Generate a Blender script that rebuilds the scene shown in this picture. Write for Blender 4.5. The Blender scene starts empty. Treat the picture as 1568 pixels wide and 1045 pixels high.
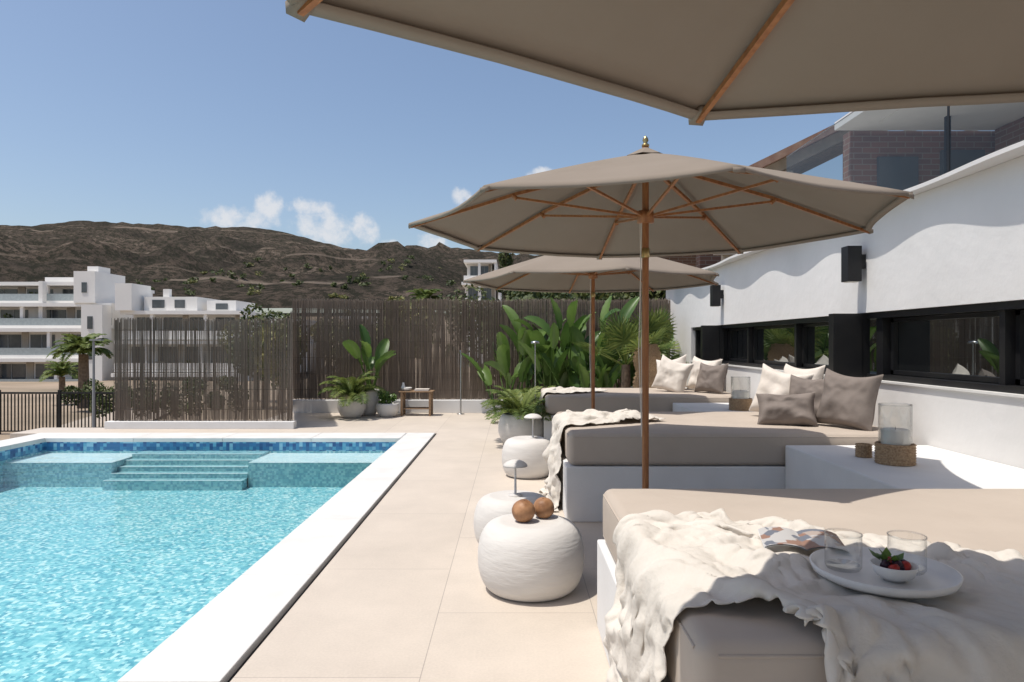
import bpy, math, random, time
from mathutils import Vector, noise, Matrix, Euler
random.seed(7)
S=bpy.context.scene
S.view_settings.view_transform='Standard'
try: S.view_settings.look='None'
except Exception: pass
R=random.random
def U(a,b): return a+(b-a)*random.random()

# ---------------- mesh builder ----------------
class B:
    def __init__(s): s.v=[];s.f=[];s.m=[];s.sm=[];s.mats=[]
    def mi(s,mat):
        if mat not in s.mats: s.mats.append(mat)
        return s.mats.index(mat)
    def add(s,vs,fs,mat,smooth=False):
        o=len(s.v); s.v.extend([tuple(p) for p in vs]); k=s.mi(mat)
        for f in fs:
            s.f.append(tuple(i+o for i in f)); s.m.append(k); s.sm.append(smooth)
    def box(s,x0,x1,y0,y1,z0,z1,mat,M=None):
        vs=[(x,y,z) for x in (x0,x1) for y in (y0,y1) for z in (z0,z1)]
        if M: vs=[M@Vector(p) for p in vs]
        s.add(vs,[(0,1,3,2),(4,6,7,5),(0,4,5,1),(2,3,7,6),(0,2,6,4),(1,5,7,3)],mat)
    def tube(s,pts,rad,mat,n=8,smooth=True,caps=True):
        pts=[Vector(p) for p in pts]
        if not isinstance(rad,(list,tuple)): rad=[rad]*len(pts)
        vs=[];fs=[]
        for i,p in enumerate(pts):
            a=pts[max(i-1,0)];b=pts[min(i+1,len(pts)-1)]
            d=(b-a).normalized()
            up=Vector((0,0,1)) if abs(d.z)<.9 else Vector((1,0,0))
            x=d.cross(up).normalized();y=d.cross(x).normalized()
            for k in range(n):
                t=2*math.pi*k/n+math.pi/n
                vs.append(p+x*math.cos(t)*rad[i]+y*math.sin(t)*rad[i])
        for i in range(len(pts)-1):
            for k in range(n):
                k2=(k+1)%n
                fs.append((i*n+k,i*n+k2,(i+1)*n+k2,(i+1)*n+k))
        s.add(vs,fs,mat,smooth)
        if caps:
            o=len(pts)-1
            s.add(vs[:n],[tuple(range(n))],mat); s.add(vs[o*n:],[tuple(reversed(range(n)))],mat)
    def lathe(s,cx,cy,prof,mat,n=32,smooth=True,z0=0):
        vs=[];fs=[]
        for r,z in prof:
            for k in range(n):
                t=2*math.pi*k/n
                vs.append((cx+r*math.cos(t),cy+r*math.sin(t),z+z0))
        for i in range(len(prof)-1):
            for k in range(n):
                k2=(k+1)%n
                fs.append((i*n+k,i*n+k2,(i+1)*n+k2,(i+1)*n+k))
        s.add(vs,fs,mat,smooth)
    def build(s,name,parent=None,bevel=0,seg=2,solid=0,sub=0):
        me=bpy.data.meshes.new(name); me.from_pydata(s.v,[],s.f)
        for m in s.mats: me.materials.append(m)
        me.polygons.foreach_set('material_index',s.m)
        me.polygons.foreach_set('use_smooth',s.sm)
        me.update()
        ob=bpy.data.objects.new(name,me); S.collection.objects.link(ob)
        if parent: ob.parent=parent
        if bevel:
            m=ob.modifiers.new('bv','BEVEL'); m.width=bevel; m.segments=seg; m.limit_method='ANGLE'
            m.harden_normals=False
        if sub:
            m=ob.modifiers.new('ss','SUBSURF'); m.levels=sub;m.render_levels=sub
        if solid:
            m=ob.modifiers.new('so','SOLIDIFY'); m.thickness=solid
        return ob
def empty(name):
    e=bpy.data.objects.new(name,None); S.collection.objects.link(e); return e

# ---------------- materials ----------------
def newmat(name):
    m=bpy.data.materials.new(name); m.use_nodes=True
    nt=m.node_tree; nt.nodes.clear()
    out=nt.nodes.new('ShaderNodeOutputMaterial')
    return m,nt,out
def N(nt,t,**k):
    n=nt.nodes.new(t)
    for a,b in k.items():
        setattr(n,a,b)
    return n
def c4(c): return (c[0],c[1],c[2],1)
def mat(name,c1,c2=None,rough=.7,scale=4,bscale=60,bump=0,bdist=.01,island=0,trans=0,metal=0,spec=.3,detail=5,stretch=None,tc=None):
    m,nt,out=newmat(name); L=nt.links.new
    co=N(nt,'ShaderNodeTexCoord').outputs['Object']
    if stretch:
        mp=N(nt,'ShaderNodeMapping'); mp.inputs['Scale'].default_value=stretch; L(co,mp.inputs[0]); co=mp.outputs[0]
    p=N(nt,'ShaderNodeBsdfPrincipled'); p.inputs['Roughness'].default_value=rough
    p.inputs['Metallic'].default_value=metal; p.inputs['Specular IOR Level'].default_value=spec
    c2=c2 or tuple(x*.85 for x in c1)
    nz=N(nt,'ShaderNodeTexNoise'); nz.inputs['Scale'].default_value=scale; nz.inputs['Detail'].default_value=detail; L(co,nz.inputs['Vector'])
    rp=N(nt,'ShaderNodeValToRGB'); rp.color_ramp.elements[0].position=.35;rp.color_ramp.elements[1].position=.65
    rp.color_ramp.elements[0].color=c4(c1);rp.color_ramp.elements[1].color=c4(c2)
    if island:
        g=N(nt,'ShaderNodeNewGeometry'); ad=N(nt,'ShaderNodeMath',operation='MULTIPLY_ADD'); ad.inputs[1].default_value=island; 
        L(g.outputs['Random Per Island'],ad.inputs[0]); 
        sb=N(nt,'ShaderNodeMath',operation='SUBTRACT'); L(nz.outputs[0],sb.inputs[0]); sb.inputs[1].default_value=island*.5
        L(sb.outputs[0],ad.inputs[2]); L(ad.outputs[0],rp.inputs[0])
    else: L(nz.outputs[0],rp.inputs[0])
    L(rp.outputs[0],p.inputs['Base Color'])
    if bump:
        b=N(nt,'ShaderNodeTexNoise'); b.inputs['Scale'].default_value=bscale; b.inputs['Detail'].default_value=4; L(co,b.inputs['Vector'])
        bp=N(nt,'ShaderNodeBump'); bp.inputs['Strength'].default_value=bump; bp.inputs['Distance'].default_value=bdist
        L(b.outputs[0],bp.inputs['Height']); L(bp.outputs[0],p.inputs['Normal'])
    if trans:
        t=N(nt,'ShaderNodeBsdfTranslucent')
        if tc: t.inputs[0].default_value=c4(tc)
        else: L(rp.outputs[0],t.inputs[0])
        mx=N(nt,'ShaderNodeMixShader'); mx.inputs[0].default_value=trans
        L(p.outputs[0],mx.inputs[1]);L(t.outputs[0],mx.inputs[2]);L(mx.outputs[0],out.inputs[0])
    else: L(p.outputs[0],out.inputs[0])
    return m
def thinglass(name,tint,base=.05,edge=.75,power=3.0,et=.8):
    m,nt,out=newmat(name); L=nt.links.new
    gl=N(nt,'ShaderNodeBsdfGlossy'); gl.inputs['Roughness'].default_value=0.01
    lw=N(nt,'ShaderNodeLayerWeight'); lw.inputs[0].default_value=.5
    pw=N(nt,'ShaderNodeMath',operation='POWER'); L(lw.outputs['Facing'],pw.inputs[0]); pw.inputs[1].default_value=power
    ma=N(nt,'ShaderNodeMath',operation='MULTIPLY_ADD'); L(pw.outputs[0],ma.inputs[0]); ma.inputs[1].default_value=edge; ma.inputs[2].default_value=base
    mc=N(nt,'ShaderNodeMix',data_type='RGBA'); L(pw.outputs[0],mc.inputs[0]); mc.inputs[6].default_value=c4(tint); mc.inputs[7].default_value=c4([x*et for x in tint])
    tr=N(nt,'ShaderNodeBsdfTransparent'); L(mc.outputs[2],tr.inputs[0])
    mx=N(nt,'ShaderNodeMixShader'); L(ma.outputs[0],mx.inputs[0]);L(tr.outputs[0],mx.inputs[1]);L(gl.outputs[0],mx.inputs[2]);L(mx.outputs[0],out.inputs[0])
    return m
def glassmat(name,tint,ior=1.45,rough=.0,fac=1.0,bump=0,bscale=5):
    m,nt,out=newmat(name); L=nt.links.new
    tr=N(nt,'ShaderNodeBsdfTransparent'); tr.inputs[0].default_value=c4(tint)
    gl=N(nt,'ShaderNodeBsdfGlossy'); gl.inputs['Roughness'].default_value=rough
    fr=N(nt,'ShaderNodeFresnel'); fr.inputs[0].default_value=ior
    mu=N(nt,'ShaderNodeMath',operation='MULTIPLY'); mu.inputs[1].default_value=fac; L(fr.outputs[0],mu.inputs[0])
    if bump:
        co=N(nt,'ShaderNodeTexCoord').outputs['Object']
        b=N(nt,'ShaderNodeTexNoise'); b.inputs['Scale'].default_value=bscale; b.inputs['Detail'].default_value=4; b.inputs['Distortion'].default_value=.6; L(co,b.inputs['Vector'])
        bp=N(nt,'ShaderNodeBump'); bp.inputs['Strength'].default_value=bump; bp.inputs['Distance'].default_value=.05
        L(b.outputs[0],bp.inputs['Height']); L(bp.outputs[0],gl.inputs['Normal']); L(bp.outputs[0],fr.inputs['Normal'])
    mx=N(nt,'ShaderNodeMixShader'); L(mu.outputs[0],mx.inputs[0]);L(tr.outputs[0],mx.inputs[1]);L(gl.outputs[0],mx.inputs[2]);L(mx.outputs[0],out.inputs[0])
    return m
def tilemat(name,cols,size,distort=0,caustic_patch=0):
    m,nt,out=newmat(name); L=nt.links.new
    co=N(nt,'ShaderNodeTexCoord').outputs['Object']; co0=co
    if distort:
        nz=N(nt,'ShaderNodeTexNoise'); nz.inputs['Scale'].default_value=10; nz.inputs['Detail'].default_value=3; L(co,nz.inputs['Vector'])
        sb=N(nt,'ShaderNodeVectorMath',operation='SUBTRACT'); L(nz.outputs['Color'],sb.inputs[0]); sb.inputs[1].default_value=(.5,.5,.5)
        sc=N(nt,'ShaderNodeVectorMath',operation='SCALE'); L(sb.outputs[0],sc.inputs[0]); sc.inputs['Scale'].default_value=distort
        ad=N(nt,'ShaderNodeVectorMath',operation='ADD'); L(co,ad.inputs[0]); L(sc.outputs[0],ad.inputs[1]); co=ad.outputs[0]
    ml=N(nt,'ShaderNodeVectorMath',operation='SCALE'); L(co,ml.inputs[0]); ml.inputs['Scale'].default_value=1/size
    of=N(nt,'ShaderNodeVectorMath',operation='ADD'); L(ml.outputs[0],of.inputs[0]); of.inputs[1].default_value=(.37,.41,.43)
    fl=N(nt,'ShaderNodeVectorMath',operation='FLOOR'); L(of.outputs[0],fl.inputs[0])
    wn=N(nt,'ShaderNodeTexWhiteNoise'); L(fl.outputs[0],wn.inputs[0])
    src=wn.outputs['Value']
    if caustic_patch:
        n2=N(nt,'ShaderNodeTexNoise'); n2.inputs['Scale'].default_value=7; n2.inputs['Detail'].default_value=3; n2.inputs['Distortion'].default_value=1.2; L(co0,n2.inputs['Vector'])  # soft patches in the tile colour imitate caustic light
        ma=N(nt,'ShaderNodeMath',operation='MULTIPLY_ADD'); L(n2.outputs[0],ma.inputs[0]); ma.inputs[1].default_value=caustic_patch; ma.inputs[2].default_value=-caustic_patch*.5
        a2=N(nt,'ShaderNodeMath',operation='ADD',use_clamp=True); L(src,a2.inputs[0]); L(ma.outputs[0],a2.inputs[1]); src=a2.outputs[0]
    rp=N(nt,'ShaderNodeValToRGB'); rp.color_ramp.interpolation='CONSTANT'
    e=rp.color_ramp.elements
    pos=[x/len(cols) for x in range(len(cols))]
    e[0].position=0;e[0].color=c4(cols[0]);e[1].position=pos[1];e[1].color=c4(cols[1])
    for i in range(2,len(cols)):
        q=e.new(pos[i]); q.color=c4(cols[i])
    L(src,rp.inputs[0])
    p=N(nt,'ShaderNodeBsdfPrincipled'); p.inputs['Roughness'].default_value=.35
    L(rp.outputs[0],p.inputs['Base Color']); L(p.outputs[0],out.inputs[0])
    return m

WHITE=mat('white_render',(.73,.71,.69),(.67,.652,.63),rough=.85,scale=1.2,bump=.35,bscale=9,bdist=.012)
WHITE2=mat('white_smooth',(.72,.705,.685),(.67,.655,.635),rough=.7,scale=3,bump=.12,bscale=50)
STONE=mat('coping_stone',(.70,.685,.655),(.615,.60,.57),rough=.6,scale=3.5,bump=.12,bscale=80,detail=9)
BLACK=mat('black_metal',(.012,.012,.014),(.018,.018,.018),rough=.35)
FAB=mat('mattress_fabric',(.47,.40,.335),(.44,.373,.312),rough=.95,scale=3,bump=.5,bscale=6,bdist=.014,spec=.1)
FABD=mat('grey_linen',(.225,.19,.168),(.19,.16,.142),rough=.95,scale=8,bump=.4,bscale=18,bdist=.01,spec=.1)
FABL=mat('cream_linen',(.66,.60,.535),(.60,.54,.48),rough=.95,scale=8,bump=.4,bscale=18,bdist=.01,spec=.1)
THROW=mat('throw_cotton',(.70,.645,.575),(.64,.588,.52),rough=.95,scale=6,bump=.7,bscale=55,bdist=.005,spec=.1,trans=.12)
CANV=mat('canvas',(.285,.237,.192),(.27,.224,.18),rough=.9,scale=3,bump=.2,bscale=6,bdist=.03,trans=.13,spec=.1)
WOOD=mat('umbrella_wood',(.36,.155,.06),(.25,.10,.04),rough=.45,scale=9,stretch=(6,6,1))
WOOD2=mat('teak',(.30,.19,.11),(.22,.14,.08),rough=.6,scale=9,stretch=(1,6,6))
BRASS=mat('brass',(.5,.36,.16),rough=.3,metal=1)
POUF=mat('pouf_white',(.64,.61,.57),(.59,.56,.525),rough=.65,scale=5,bump=.3,bscale=14,stretch=(1,1,5))
CER=mat('ceramic',(.74,.71,.67),rough=.3,scale=6)
GLASS=thinglass('clear_glass',(.965,.968,.965),.05,.60,2.4,et=.78)
BGLASS=thinglass('balustrade_glass',(.70,.74,.745),.04,.38,3,et=.8)
WATER=glassmat('pool_water',(.89,.96,.965),ior=1.33,rough=.02,fac=.65,bump=.22,bscale=4.5)
AQ=[(.10,.33,.42),(.15,.42,.49),(.21,.51,.57),(.18,.46,.52),(.29,.58,.62),(.24,.54,.585),(.40,.65,.67),(.58,.75,.75)]
TILE=tilemat('pool_mosaic',AQ,.027,distort=.035,caustic_patch=.42)  # caustic look painted into the mosaic; cell warp imitates ripple refraction
LEDGE=tilemat('ledge_mosaic',[(.60,.74,.77),(.65,.77,.79),(.54,.70,.75),(.72,.80,.81)],.028,distort=.03)
STEPM=tilemat('step_mosaic',[(.22,.43,.48),(.29,.52,.55),(.18,.37,.44),(.36,.57,.59)],.026)
BAND=tilemat('waterline_mosaic',[(.05,.16,.34),(.07,.26,.46),(.14,.40,.56),(.03,.10,.26),(.28,.52,.66),(.05,.20,.40)],.045)
BAMB=mat('reed',(.325,.262,.21),(.22,.172,.136),rough=.8,scale=.8,island=.3,trans=.12,stretch=(1,1,.6))
REEDD=mat('dark_binding',(.09,.07,.055),rough=.8)
LEAF=mat('banana_leaf',(.13,.21,.045),(.06,.125,.025),rough=.4,scale=2,island=.3,trans=.3,spec=.5)
PALM=mat('palm_leaf',(.20,.24,.06),(.09,.14,.035),rough=.5,scale=2,island=.4,trans=.3)
BUSH=mat('bush_leaf',(.10,.12,.035),(.04,.06,.02),rough=.6,scale=.8,island=.5,trans=.2)
BUSHY=mat('bush_leaf_yellow',(.24,.22,.07),(.10,.12,.04),rough=.6,scale=.8,island=.5,trans=.2)
TRUNK=mat('palm_trunk',(.22,.16,.11),(.12,.085,.06),rough=.9,scale=12,bump=.8,bscale=25)
WICK=mat('wicker',(.46,.32,.19),(.26,.16,.09),rough=.8,scale=90,bump=1,bscale=70,bdist=.006)
COCO=mat('coconut_shell',(.42,.22,.11),(.20,.09,.04),rough=.5,scale=14,bump=.4,bscale=30)
WAX=mat('candle_wax',(.80,.76,.68),rough=.5)
CONC=mat('concrete',(.42,.38,.33),(.30,.27,.24),rough=.9,scale=2,bump=.3,bscale=20)
STEEL=mat('steel',(.5,.5,.5),rough=.3,metal=1)
GREYM=mat('grey_metal',(.30,.31,.32),rough=.5)
def winmat():
    m,nt,out=newmat('window_glass'); L=nt.links.new
    d=N(nt,'ShaderNodeBsdfDiffuse'); d.inputs[0].default_value=(.012,.013,.014,1)
    g=N(nt,'ShaderNodeBsdfGlossy'); g.inputs[0].default_value=(.75,.8,.8,1); g.inputs[1].default_value=.015
    mx=N(nt,'ShaderNodeMixShader'); mx.inputs[0].default_value=.45; L(d.outputs[0],mx.inputs[1]); L(g.outputs[0],mx.inputs[2]); L(mx.outputs[0],out.inputs[0]); return m
DARKGLASS=winmat()

def deckmat():
    m,nt,out=newmat('beige_paving'); L=nt.links.new
    co=N(nt,'ShaderNodeTexCoord').outputs['Object']
    sp=N(nt,'ShaderNodeSeparateXYZ'); L(co,sp.inputs[0])
    ax=N(nt,'ShaderNodeMath',operation='ADD'); L(sp.outputs['Y'],ax.inputs[0]); ax.inputs[1].default_value=20*1.27-3.92+1.27
    ay=N(nt,'ShaderNodeMath',operation='ADD'); L(sp.outputs['X'],ay.inputs[0]); ay.inputs[1].default_value=.36+.75*20
    cb=N(nt,'ShaderNodeCombineXYZ'); L(ax.outputs[0],cb.inputs[0]); L(ay.outputs[0],cb.inputs[1])
    br=N(nt,'ShaderNodeTexBrick'); L(cb.outputs[0],br.inputs['Vector'])
    br.inputs['Scale'].default_value=1; br.inputs['Brick Width'].default_value=1.27; br.inputs['Row Height'].default_value=.75
    br.inputs['Mortar Size'].default_value=.002; br.inputs['Mortar Smooth'].default_value=.2
    br.inputs['Color1'].default_value=(.575,.50,.42,1); br.inputs['Color2'].default_value=(.54,.468,.392,1); br.inputs['Mortar'].default_value=(.34,.29,.25,1)
    nz=N(nt,'ShaderNodeTexNoise'); nz.inputs['Scale'].default_value=1.7; nz.inputs['Detail'].default_value=10; nz.inputs['Roughness'].default_value=.7; L(co,nz.inputs['Vector'])
    mr=N(nt,'ShaderNodeMapRange'); mr.inputs['From Min'].default_value=.3; mr.inputs['From Max'].default_value=.7; mr.inputs['To Min'].default_value=.91; mr.inputs['To Max'].default_value=1.07; L(nz.outputs[0],mr.inputs[0])
    n3=N(nt,'ShaderNodeTexNoise'); n3.inputs['Scale'].default_value=90; n3.inputs['Detail'].default_value=3; L(co,n3.inputs['Vector'])
    m3=N(nt,'ShaderNodeMapRange'); m3.inputs['From Min'].default_value=.3; m3.inputs['From Max'].default_value=.7; m3.inputs['To Min'].default_value=.95; m3.inputs['To Max'].default_value=1.04; L(n3.outputs[0],m3.inputs[0])
    mm=N(nt,'ShaderNodeMath',operation='MULTIPLY'); L(mr.outputs[0],mm.inputs[0]); L(m3.outputs[0],mm.inputs[1])
    mx=N(nt,'ShaderNodeVectorMath',operation='SCALE'); L(br.outputs['Color'],mx.inputs[0]); L(mm.outputs[0],mx.inputs['Scale'])
    p=N(nt,'ShaderNodeBsdfPrincipled'); p.inputs['Roughness'].default_value=.6; L(mx.outputs[0],p.inputs['Base Color'])
    L(p.outputs[0],out.inputs[0]); return m
DECK=deckmat()

# ---------------- camera ----------------
cam=bpy.data.cameras.new('camera'); cam.lens=24; cam.sensor_width=36; cam.clip_end=5000; cam.clip_start=.05; cam.shift_y=.0016; cam.shift_x=-.001
co=bpy.data.objects.new('camera',cam); S.collection.objects.link(co); co.location=(0,0,1.3); co.rotation_euler=(math.radians(90),0,0)
S.camera=co

# ---------------- sun + world ----------------
sd=Vector((.5,.17,-1.35)).normalized()
sl=bpy.data.lights.new('sun','SUN'); sl.energy=4.2; sl.angle=math.radians(.55); sl.color=(1,.955,.88)
so=bpy.data.objects.new('sun',sl); S.collection.objects.link(so); so.rotation_euler=sd.to_track_quat('-Z','Y').to_euler(); so.location=(-5,-2,10)
W=bpy.data.worlds.new('World'); S.world=W; W.use_nodes=True
nt=W.node_tree; nt.nodes.clear(); L=nt.links.new
wo=N(nt,'ShaderNodeOutputWorld'); sky=N(nt,'ShaderNodeTexSky'); sky.sky_type='NISHITA'; sky.sun_disc=False
sky.sun_elevation=math.asin(-sd.z); sky.sun_rotation=math.atan2(-sd.x,-sd.y)%(2*math.pi); sky.air_density=1.0; sky.dust_density=2.0; sky.ozone_density=1.2
b1=N(nt,'ShaderNodeBackground'); b1.inputs[1].default_value=.145; L(sky.outputs[0],b1.inputs[0])
b2=N(nt,'ShaderNodeBackground'); b2.inputs[0].default_value=(.86,.87,.90,1); b2.inputs[1].default_value=.90
tc=N(nt,'ShaderNodeTexCoord'); sp=N(nt,'ShaderNodeSeparateXYZ'); L(tc.outputs['Generated'],sp.inputs[0])
def Mt(op,a,b=None,c=None):
    n=N(nt,'ShaderNodeMath',operation=op)
    for i,q in enumerate((a,b,c)):
        if q is None: continue
        if isinstance(q,(int,float)): n.inputs[i].default_value=q
        else: L(q,n.inputs[i])
    return n.outputs[0]
az=Mt('ARCTAN2',sp.outputs[0],sp.outputs[1]); el=Mt('ARCSINE',sp.outputs[2])
acc=None
for (x,y,rx,ry) in [(372,336,50,18),(412,318,22,22),(474,318,36,13),(492,344,48,22),(510,362,34,20),(558,352,22,24),(708,302,19,13),(662,372,24,14),(828,266,22,9),(600,374,14,8),(1100,300,40,20)]:
    a=math.atan2(x-786,1045); hyp=math.hypot(x-786,1045); e=math.atan2(525-y,hyp)
    p=Mt('POWER',Mt('ABSOLUTE',Mt('DIVIDE',Mt('SUBTRACT',az,a),rx/1045)),2)
    q=Mt('POWER',Mt('ABSOLUTE',Mt('DIVIDE',Mt('SUBTRACT',el,e),ry/1045)),2)
    r=Mt('SUBTRACT',1,Mt('ADD',p,q)); r=Mt('MAXIMUM',r,-1.5)
    acc=r if acc is None else Mt('MAXIMUM',acc,r)
nz=N(nt,'ShaderNodeTexNoise'); nz.inputs['Scale'].default_value=42; nz.inputs['Detail'].default_value=9; nz.inputs['Roughness'].default_value=.62; L(tc.outputs['Generated'],nz.inputs['Vector'])
s=Mt('ADD',Mt('MULTIPLY',acc,.9),Mt('MULTIPLY',Mt('SUBTRACT',nz.outputs[0],.5),3.9))
mr=N(nt,'ShaderNodeMapRange',interpolation_type='SMOOTHSTEP'); mr.inputs['From Min'].default_value=-.3; mr.inputs['From Max'].default_value=1.25; mr.inputs['To Max'].default_value=.85; L(s,mr.inputs[0])
mx=N(nt,'ShaderNodeMixShader'); L(mr.outputs[0],mx.inputs[0]); L(b1.outputs[0],mx.inputs[1]); L(b2.outputs[0],mx.inputs[2]); L(mx.outputs[0],wo.inputs[0])

# ---------------- deck ----------------
b=B()
b.box(-1.085,3.45,-4,9.77,-.9,0,DECK); b.box(-4.2,3.45,9.77,13.6,-.9,0,DECK); b.box(-7.2,-4.2,9.77,10.45,-.9,0,DECK)
deck=b.build('terrace_paving')
# ---------------- pool ----------------
pool=empty('swimming_pool')
X0,X1,Y0,Y1=-6.35,-1.49,-3.0,9.25; ZW=-.11; ZF=-.50
b=B()
b.add([(X0,Y0,ZF),(X1,Y0,ZF),(X1,Y1,ZF),(X0,Y1,ZF)],[(0,1,2,3)],TILE)
for (xa,ya,xb,yb) in [(X0,Y0,X0,Y1),(X0,Y1,X1,Y1),(X1,Y1,X1,Y0),(X1,Y0,X0,Y0)]:
    for (za,zb,mm) in [(ZF,-.17,TILE),(-.17,0,BAND)]:
        b.add([(xa,ya,za),(xb,yb,za),(xb,yb,zb),(xa,ya,zb)],[(0,1,2,3)],mm)
b.build('basin',pool)
b=B()
b.box(X0+.001,-5.0,8.5,Y1-.002,ZF+.001,-.20,STEPM); b.add([(X0+.001,8.5,-.196),(-5.0,8.5,-.196),(-5,Y1-.002,-.196),(X0+.001,Y1-.002,-.196)],[(0,1,2,3)],LEDGE)
b.box(-3.3,X1-.001,8.5,Y1-.002,ZF+.001,-.20,STEPM); b.add([(-3.3,8.5,-.196),(X1-.001,8.5,-.196),(X1-.001,Y1-.002,-.196),(-3.3,Y1-.002,-.196)],[(0,1,2,3)],LEDGE)
for i in range(5):
    y=Y1-.14-.16*i; z=-.165-.055*i
    b.box(-4.998,-3.302,y-.16,Y1-.002-.0005*i,ZF+.001,z,STEPM)
    b.add([(-4.998,y-.16,z+.004),(-3.302,y-.16,z+.004),(-3.302,y-.12,z+.004),(-4.998,y-.12,z+.004)],[(0,1,2,3)],LEDGE)
b.build('steps_and_ledges',pool)
b=B(); b.add([(X0,Y0,ZW),(X1,Y0,ZW),(X1,Y1,ZW),(X0,Y1,ZW)],[(0,1,2,3)],WATER); b.build('water',pool)
b=B()
zt=.012
yy=Y0-.4
while yy<Y1+.5:
    y2=min(yy+1.2,Y1+.52)
    b.box(X1-.02,-1.115,yy+.0015,y2-.0015,-.045,zt,STONE); b.box(-6.75,X0+.02,yy+.0015,y2-.0015,-.045,zt,STONE); yy+=1.2
x=X0+.022
while x<X1-.03:
    x2=min(x+1.2,X1-.022); b.box(x+.0015,x2-.0015,Y1-.02,Y1+.518,-.045,zt,STONE); x+=1.2
b.box(-1.49,-1.12,-3.4,9.76,-.9,-.05,STONE); b.box(-6.75,-6.352,-3.4,9.76,-.9,-.05,STONE);b.box(-6.35,-1.49,9.252,9.76,-.9,-.05,STONE)
b.build('coping',pool,bevel=.006)
b=B(); b.box(-1.114,-1.0865,-3.4,9.765,-.05,-.022,BLACK); b.build('drain_channel',pool)

# ---------------- terrain ----------------
def gz(x,y):
    z=-.78
    if y>12: z-=min((y-12)*.03,2.6)
    if y>70: z+=(y-70)*.13
    return z+.12*noise.noise(Vector((x*.1,y*.1,0)))*min(1,max(0,(y-14)/10))
GR=mat('dry_ground',(.34,.26,.19),(.20,.16,.11),rough=.95,scale=.15,bump=.5,bscale=4,bdist=.1,detail=8)
b=B(); xs=[-400,-250,-160,-110]+[-80+4*i for i in range(36)]+[70,100,160,250,400]; ys=[-60,-20,0,6]+[12+3*i for i in range(50)]
vs=[(x,y,gz(x,y)) for y in ys for x in xs]; n=len(xs)
fs=[(j*n+i,j*n+i+1,(j+1)*n+i+1,(j+1)*n+i) for j in range(len(ys)-1) for i in range(n-1)]
b.add(vs,fs,GR,True); b.build('ground')
rid=[(-900,380),(-300,352),(0,345),(60,347),(120,338),(200,342),(300,348),(380,348),(430,354),(480,368),(520,378),(570,387),(620,386),(680,377),(730,384),(800,392),(900,388),(1000,394),(1200,405),(1500,425),(2200,450)]
def ridge(X):
    px=X*1045/620+786
    for (a,ya),(c,yc) in zip(rid,rid[1:]):
        if a<=px<=c:
            t=(px-a)/(c-a); y=ya+(yc-ya)*t; break
    else: y=430
    return 1.3+(525-y)*620/1045
def hz(X,Y):
    s=(Y-150)/470
    w=20*noise.noise(Vector((X*.008,Y*.008,3)))
    r=ridge(X+w*(1-s))
    if s<=1:
        f=.10+.90*(s**.9)*(1-.28*math.sin(math.pi*s))
    else: f=1-(s-1)*1.4
    g=0
    amp=1
    for k in range(6):
        q=noise.noise(Vector((X*.011*2**k+7,Y*.007*2**k,k*3.1)))
        g+=amp*(1-2*abs(q)); amp*=.55
    e=math.sin(math.pi*min(max(s,0),1))**.8
    z=r*f+(g-1)*18*e
    z+=2.0*noise.noise(Vector((X*.12,Y*.1,5)))*min(1,max(s,0)*3)
    return z
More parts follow.
